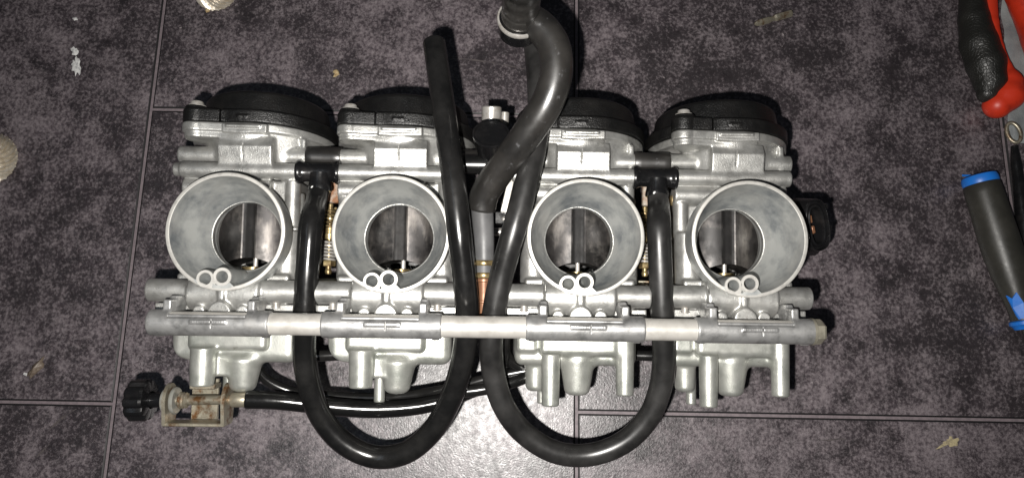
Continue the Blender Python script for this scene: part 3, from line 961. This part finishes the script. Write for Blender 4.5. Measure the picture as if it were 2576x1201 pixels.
m.lathe(B(437, 1006, kd), kx, [(14, 0), (34, 0), (36, 3), (36, 7), (33, 10), (14, 10)], 30, True)
obj('nylon_washer', m.mesh('nylon_washer', NYLON), shaft)
m = MB(); bl = B(425, 1062, kd - 40); br = B(568, 1062, kd - 40)
def plate(pc_, along, up, poly, th):
    nn = np.cross(along, up)
    m.prism(poly, -th / 2, th / 2, lambda p: pc_ + along * p[0] + up * p[1] + nn * p[2])
zv = np.array((0, 0, 1.0)); yv = np.array((0, 1.0, 0))
def leg(px):
    base_ = B(px, 1064, kd)
    poly = [(-30, 0), (30, 0)] + [(38 * math.cos(a), 58 + 44 * math.sin(a) * 1.1) for a in np.linspace(0, math.pi, 16)]
    plate(base_, zv, yv, poly, 9)
leg(424); leg(570)
bm = B(497, 1063, kd)
wx = np.linalg.norm(B(570, 1063, kd) - B(424, 1063, kd)) / 2
m.box(bm, (wx + 4, 4.5, 29), 2)
bracket = obj('idle_bracket', m.mesh('idle_bracket', PLATED, True, 30), shaft)
m = MB(); m.box(B(517, 1004, kd + 60), (36, 58, 5), 1.5); m.box(B(517, 968, kd + 45), (34, 8, 24), 2)
obj('bracket_tongue', m.mesh('bracket_tongue', PLATED), shaft)
m = MB(); m.lathe(B(584, 1004, kd), kx, [(0, 0), (19, 0), (20, 2), (20, 36), (18, 40), (0, 40)], 24)
obj('cable_ferrule', m.mesh('cable_ferrule', PLATED), shaft)
hose('adjuster_cable', [B(620, 1004, kd), B(690, 1006, kd + 8), B(770, 1014, kd + 25), B(860, 1024, kd + 45), B(950, 1028, kd + 60), B(1050, 1021, kd + 70), B(1130, 1003, kd + 75), B(1190, 982, kd + 90), B(1250, 960, kd + 110)],
     [24, 24, 24, 24, 24, 23, 21, 19, 17], SHEATH, n=24, end0='hollow')

# ------------------------------------------------------------------ things lying round it
# screwdriver handle
h = 58
s0 = G(2463, 446, h); s1 = G(2610, 905, h); 
sx_ = (s1 - s0) / S; Ls = np.linalg.norm(sx_); sx_ = sx_ / Ls
drv = empty('screwdriver', (s0[0], s0[1], 0)); tag(drv, 'black screwdriver handle with bright blue butt and blue arrow, lying at the right edge', 'screwdriver')
off = np.array((0, 0, h))
m = MB(); m.lathe(off + sx_ * 18, sx_, [(0, 0), (50, 2), (56, 10), (58, 40), (59, 120), (61, 200), (60, 260), (54, 330), (44, 400), (38, 450), (40, 480), (0, 482)], 40)
obj('handle', m.mesh('handle', GRIP, True, 50), drv)
m = MB(); m.lathe(off - sx_ * 8, sx_, [(0, 0), (44, 0), (53, 4), (56, 14), (56.5, 26), (55, 32), (40, 32)], 40)
m.prism([(-20, 20), (20, 20), (20, 27), (-20, 27)], 0, 1)
obj('butt_cap', m.mesh('butt_cap', BLUE, True, 40), drv)
m = MB(); m.lathe(off + sx_ * 492, sx_, [(0, 0), (40, 0), (46, 4), (47, 14), (40, 20), (36, 30), (0, 30)], 32)
obj('collar', m.mesh('collar', BLUE, True, 40), drv)
side = nrm(np.cross(sx_, (0, 0, 1)))
m = MB(); vs_ = []; arrow = [(388, 26), (402, 14), (384, -2), (420, -12), (470, -2), (478, 8), (470, 18), (430, 22)]
for t, a in arrow:
    rr = 54 - (t - 330) * 10 / 70 if t < 400 else 44 - (t - 400) * 6 / 50
    ang = (a - 8) / 46.0
    vs_.append((t, ang, rr + 4.0))
top_ = [off + sx_ * (18 + t) + (np.array((0, 0, 1.0)) * math.cos(an + .8) + side * math.sin(an + .8)) * r for t, an, r in vs_]
low_ = [p - np.array((0, 0, 5.0)) for p in top_]
na = len(top_)
m.add(top_ + low_, [tuple(range(na)), tuple(range(2 * na - 1, na - 1, -1))] + [(k, na + k, na + (k + 1) % na, (k + 1) % na) for k in range(na)])
obj('arrow_mark', m.mesh('arrow_mark', BLUE, False), drv)
m = MB(); m.cyl(off + sx_ * 520, off + sx_ * 1050, 16, 20, 3)
obj('shank', m.mesh('shank', GLOSS), drv)

# pliers
pb_ = G(2500, 150); pl_ = empty('pliers', (pb_[0], pb_[1], 0)); tag(pl_, 'pliers with red and black cushioned handles in the top right corner', 'pliers')
def gp(u, v, h): return (G(u, v, h) - np.array((pb_[0], pb_[1], 0))) / S
def sdf_obj(name, pts, rads, mat, parent, vox=3.2, extra=None):
    P = np.array(pts); r = max(rads) + 12
    f = Field(P.min(axis=0) - r, P.max(axis=0) + r, vox)
    f.add(f.chain(pts, rads), 0)
    if extra: extra(f)
    v, q = f.surface(); return obj(name, mesh_fast(name, v, q, mat), parent)
sdf_obj('handle_core', [gp(2486, -150, 60), gp(2485, -20, 60), gp(2489, 60, 60), gp(2507, 120, 58), gp(2526, 172, 55), gp(2536, 208, 52), gp(2532, 240, 50), gp(2509, 264, 46)],
        [30, 28, 28, 22, 24, 44, 56, 47], RED, pl_)
sdf_obj('handle_grip', [gp(2446, -150, 56), gp(2444, -20, 56), gp(2450, 50, 58), gp(2462, 110, 60), gp(2480, 160, 60), gp(2490, 205, 56), gp(2484, 235, 54)],
        [36, 40, 50, 60, 62, 52, 34], HEXGRIP, pl_)
sdf_obj('handle_core', [gp(2500, -150, 60), gp(2540, -60, 60), gp(2590, 10, 60), gp(2625, 90, 58), gp(2640, 170, 55)], [40, 44, 62, 68, 60], RED, pl_, 4)
sdf_obj('jaw', [gp(2470, -140, 45), gp(2480, -230, 45), gp(2500, -330, 45), gp(2505, -420, 40)], [50, 60, 44, 18], STEEL, pl_, 5)

# cloth under the pliers
m = MB(); nx, ny = 26, 40; vv = []
c0 = G(2590, 170)
for i in range(nx):
    for j in range(ny):
        u = 2516 + (2760 - 2516) * i / (nx - 1) + 16 * (j / ny) * (1 if i == 0 else .5) + (10 * (j / ny) if i < 2 else 0); v_ = -30 + 390 * j / (ny - 1)
        hh = 6 + 5 * math.sin(i * .9 + j * .35) + 5 * math.sin(j * .6 - i * .4)
        if i in (0, nx - 1) or j in (0, ny - 1): hh = 1
        p = G(u + 3 * math.sin(j * .7), v_, 0); vv.append(((p[0] - c0[0]) / S, (p[1] - c0[1]) / S, max(hh, 1)))
m.add(vv, [(i * ny + j, i * ny + j + 1, (i + 1) * ny + j + 1, (i + 1) * ny + j) for i in range(nx - 1) for j in range(ny - 1)])
m.add([(p[0], p[1], .4) for p in vv], [(i * ny + j, (i + 1) * ny + j, (i + 1) * ny + j + 1, i * ny + j + 1) for i in range(nx - 1) for j in range(ny - 1)])
cl = obj('cloth', m.mesh('cloth', CLOTHM, True, 80), None, (c0[0], c0[1], 0)); tag(cl, 'pale grey rag on the floor beside the red pliers', 'rag')

# spanner with a ring end
r0 = G(2549, 334, 22); rt = empty('ring_spanner', (r0[0], r0[1], 0)); tag(rt, 'small steel ring end of a dark tool between pliers and screwdriver', 'spanner')
m = MB(); pts = []
for k in range(33):
    a = 2 * math.pi * k / 32; pts.append((19 * math.cos(a) - 6 * math.sin(a), 36 * math.sin(a), 24 + 6 * math.cos(a)))
m.tube(pts, 6.5, n=12, step=10); obj('ring', m.mesh('ring', PLATED), rt)
def rp(u, v, h): return (G(u, v, h) - np.array((r0[0], r0[1], 0))) / S
m = MB(); m.tube([rp(2552, 368, 20), rp(2557, 420, 18), rp(2570, 520, 18), rp(2585, 640, 18)], [12, 18, 22, 26], n=14)
obj('shaft', m.mesh('shaft', GLOSS), rt)
ck = rp(2590, 500, 0)

# insert bit
b0 = G(1991, 33, 14); b1 = G(1898, 61, 14); bx_ = (b1 - b0) / S; Lb = np.linalg.norm(bx_); bx_ /= Lb
m = MB(); m.lathe((0, 0, 14), bx_, [(0, 0), (12, 0), (14, 3), (14, 62), (10, 70), (9.5, 80), (13, 92), (13, Lb - 20), (10, Lb - 8), (4, Lb), (0, Lb)], 6)
bit = obj('screwdriver_bit', m.mesh('screwdriver_bit', PLATED, True, 20), None, (b0[0], b0[1], 0)); tag(bit, 'short steel screwdriver bit lying alone near the top edge', 'screwdriver bit')

# woven wire mesh domes
def dome(u, v, r, hgt, label):
    c = G(u, v, 0); m = MB(); nu, nv = 46, 12; vv = []; ff = []
    for j in range(nv + 1):
        t = j / nv * math.pi * .5
        for k in range(nu):
            a = 2 * math.pi * k / nu
            rr = 1 + (.05 if (k + j) % 2 == 0 else -.06) * min(1, 3 * math.cos(t))
            vv.append((r * math.cos(t) * math.cos(a) * rr, r * math.cos(t) * math.sin(a) * rr, hgt * math.sin(t) * rr + 1))
    for j in range(nv):
        for k in range(nu): ff.append((j * nu + k, j * nu + (k + 1) % nu, (j + 1) * nu + (k + 1) % nu, (j + 1) * nu + k))
    m.add(vv, ff); m.add([(r * math.cos(2 * math.pi * k / 40), r * math.sin(2 * math.pi * k / 40), .5) for k in range(40)], [tuple(range(40))[::-1]])
    o = obj('mesh_dome', m.mesh('mesh_dome', MESHM, False), None, (c[0], c[1], 0)); tag(o, label, 'mesh strainer', 'woven metal mesh domes on the floor')
dome(-22, 400, 92, 70, 'bronze woven mesh dome cut by the left edge')
dome(545, -21, 76, 55, 'silvery woven mesh dome cut by the top edge')

# crumbs and dabs of paint on the tiles
def blob(name, u, v, outline, th, mat, label, cat, pile=0):
    flat = name in ('paint_smear', 'paint_fleck', 'glue_stain', 'scuff_mark')
    c = G(u, v); m = MB()
    P = [(G(u + a, v + b) - c) / S for a, b in outline]
    n = len(P); ctr = sum(P) / n
    vv = [(p[0], p[1], .3) for p in P] + [((p[0] - ctr[0]) * .86 + ctr[0], (p[1] - ctr[1]) * .86 + ctr[1], th) for p in P] + [(ctr[0], ctr[1], th * (1.3 + pile))]
    m.add(vv, [(k, (k + 1) % n, n + (k + 1) % n, n + k) for k in range(n)] + [(n + k, n + (k + 1) % n, 2 * n) for k in range(n)])
    o = obj(name, m.mesh(name, mat, True, 50), None, (c[0], c[1], 0)); 
    if flat: o.parent = floor; o.name = name
    else: tag(o, label, cat)
def ragged(rx, ry, n, seed, k=.3, tilt=0):
    r = random.Random(seed); out = []
    for i in range(n):
        a = 2 * math.pi * i / n; s = 1 + r.uniform(-k, k)
        x, y = rx * s * math.cos(a), ry * s * math.sin(a)
        out.append((x * math.cos(tilt) - y * math.sin(tilt), x * math.sin(tilt) + y * math.cos(tilt)))
    return out[::-1]
blob('paint_smear', 193, 168, ragged(11, 22, 22, 3, .35, -.1), 1.5, WHITEP, 'white paint smear on the upper left tile, its larger lower blob', 'paint smear')
blob('paint_smear', 188, 128, ragged(9, 9, 14, 5, .4), 1.4, WHITEP, 'small white paint dab just above the larger smear', 'paint smear')
blob('paint_fleck', 189, 48, ragged(7, 4, 10, 8, .3), 1.2, WHITEP, 'tiny white fleck high on the upper left tile', 'paint fleck')
blob('glue_stain', 2392, 1110, ragged(17, 12, 18, 11, .4), .9, STAIN, 'beige dried glue spot on the lower right tile', 'stain')
blob('glue_stain', 2368, 1122, [(-16, 8), (-4, 4), (14, -4), (10, -12), (-2, -4)], .8, STAIN, 'thin beige tail beside the dried glue spot', 'stain')
blob('crumb', 847, 183, ragged(8, 7, 10, 21, .3), 9, CRUMB, 'tan crumb lying above the first and second caps', 'crumb', .4)
blob('crumb', 843, 191, ragged(5, 4, 8, 22, .3), 6, CRUMB, 'smaller dark edged crumb touching the tan crumb', 'crumb', .4)
blob('crumb', 93, 925, ragged(30, 11, 16, 31, .3, -.85), 9, DENTM, 'brownish lump standing in for a dent in the lower left vinyl tile', 'crumb', .6)  # raised lump added in place of a dent in the vinyl
blob('crumb', 66, 1190 - 250, ragged(6, 4, 9, 33, .4), 3, WHITEP, 'whitish speck under the brown lump', 'crumb', .2)
blob('crumb', 523, 27, ragged(6, 5, 9, 41, .3), 6, CRUMB, 'yellowish grain beside the mesh dome at the top', 'crumb', .4)

SCUFF = material('pale_scuff', (.085, .072, .07), (.05, .042, .045), 300, (.45, .6), rough=(.45, .55), bump=None)
def strip(pts, w):
    c = G(*pts[0]); P = [G(*p) for p in pts]; out = []; lo = []
    n = len(P)
    for i in range(n):
        t = P[min(i + 1, n - 1)] - P[max(i - 1, 0)]; t = t / np.linalg.norm(t); sd = np.array((-t[1], t[0], 0))
        ww = w * S * math.sin(math.pi * (i + .5) / n)
        out.append((P[i] + sd * ww - c) / S); lo.append((P[i] - sd * ww - c) / S)
    m = MB(); m.add([(p[0], p[1], .35) for p in out + lo], [(i, n + i, n + i + 1, i + 1) for i in range(n - 1)])
    obj('scuff_mark', m.mesh('scuff_mark', SCUFF, False), floor, (c[0], c[1], 0))
strip([(1120 + 14 * k, 143 + 1.3 * k + .06 * k * k) for k in range(16)], 3.2)
strip([(120 + 9 * k, 1085 - 10 * k + .35 * k * k) for k in range(9)], 4.0)
strip([(90 + 6 * k, 1150 - 6 * k) for k in range(7)], 3.0)
strip([(2060 + 12 * k, 1104 + 2 * math.sin(k)) for k in range(7)], 2.5)
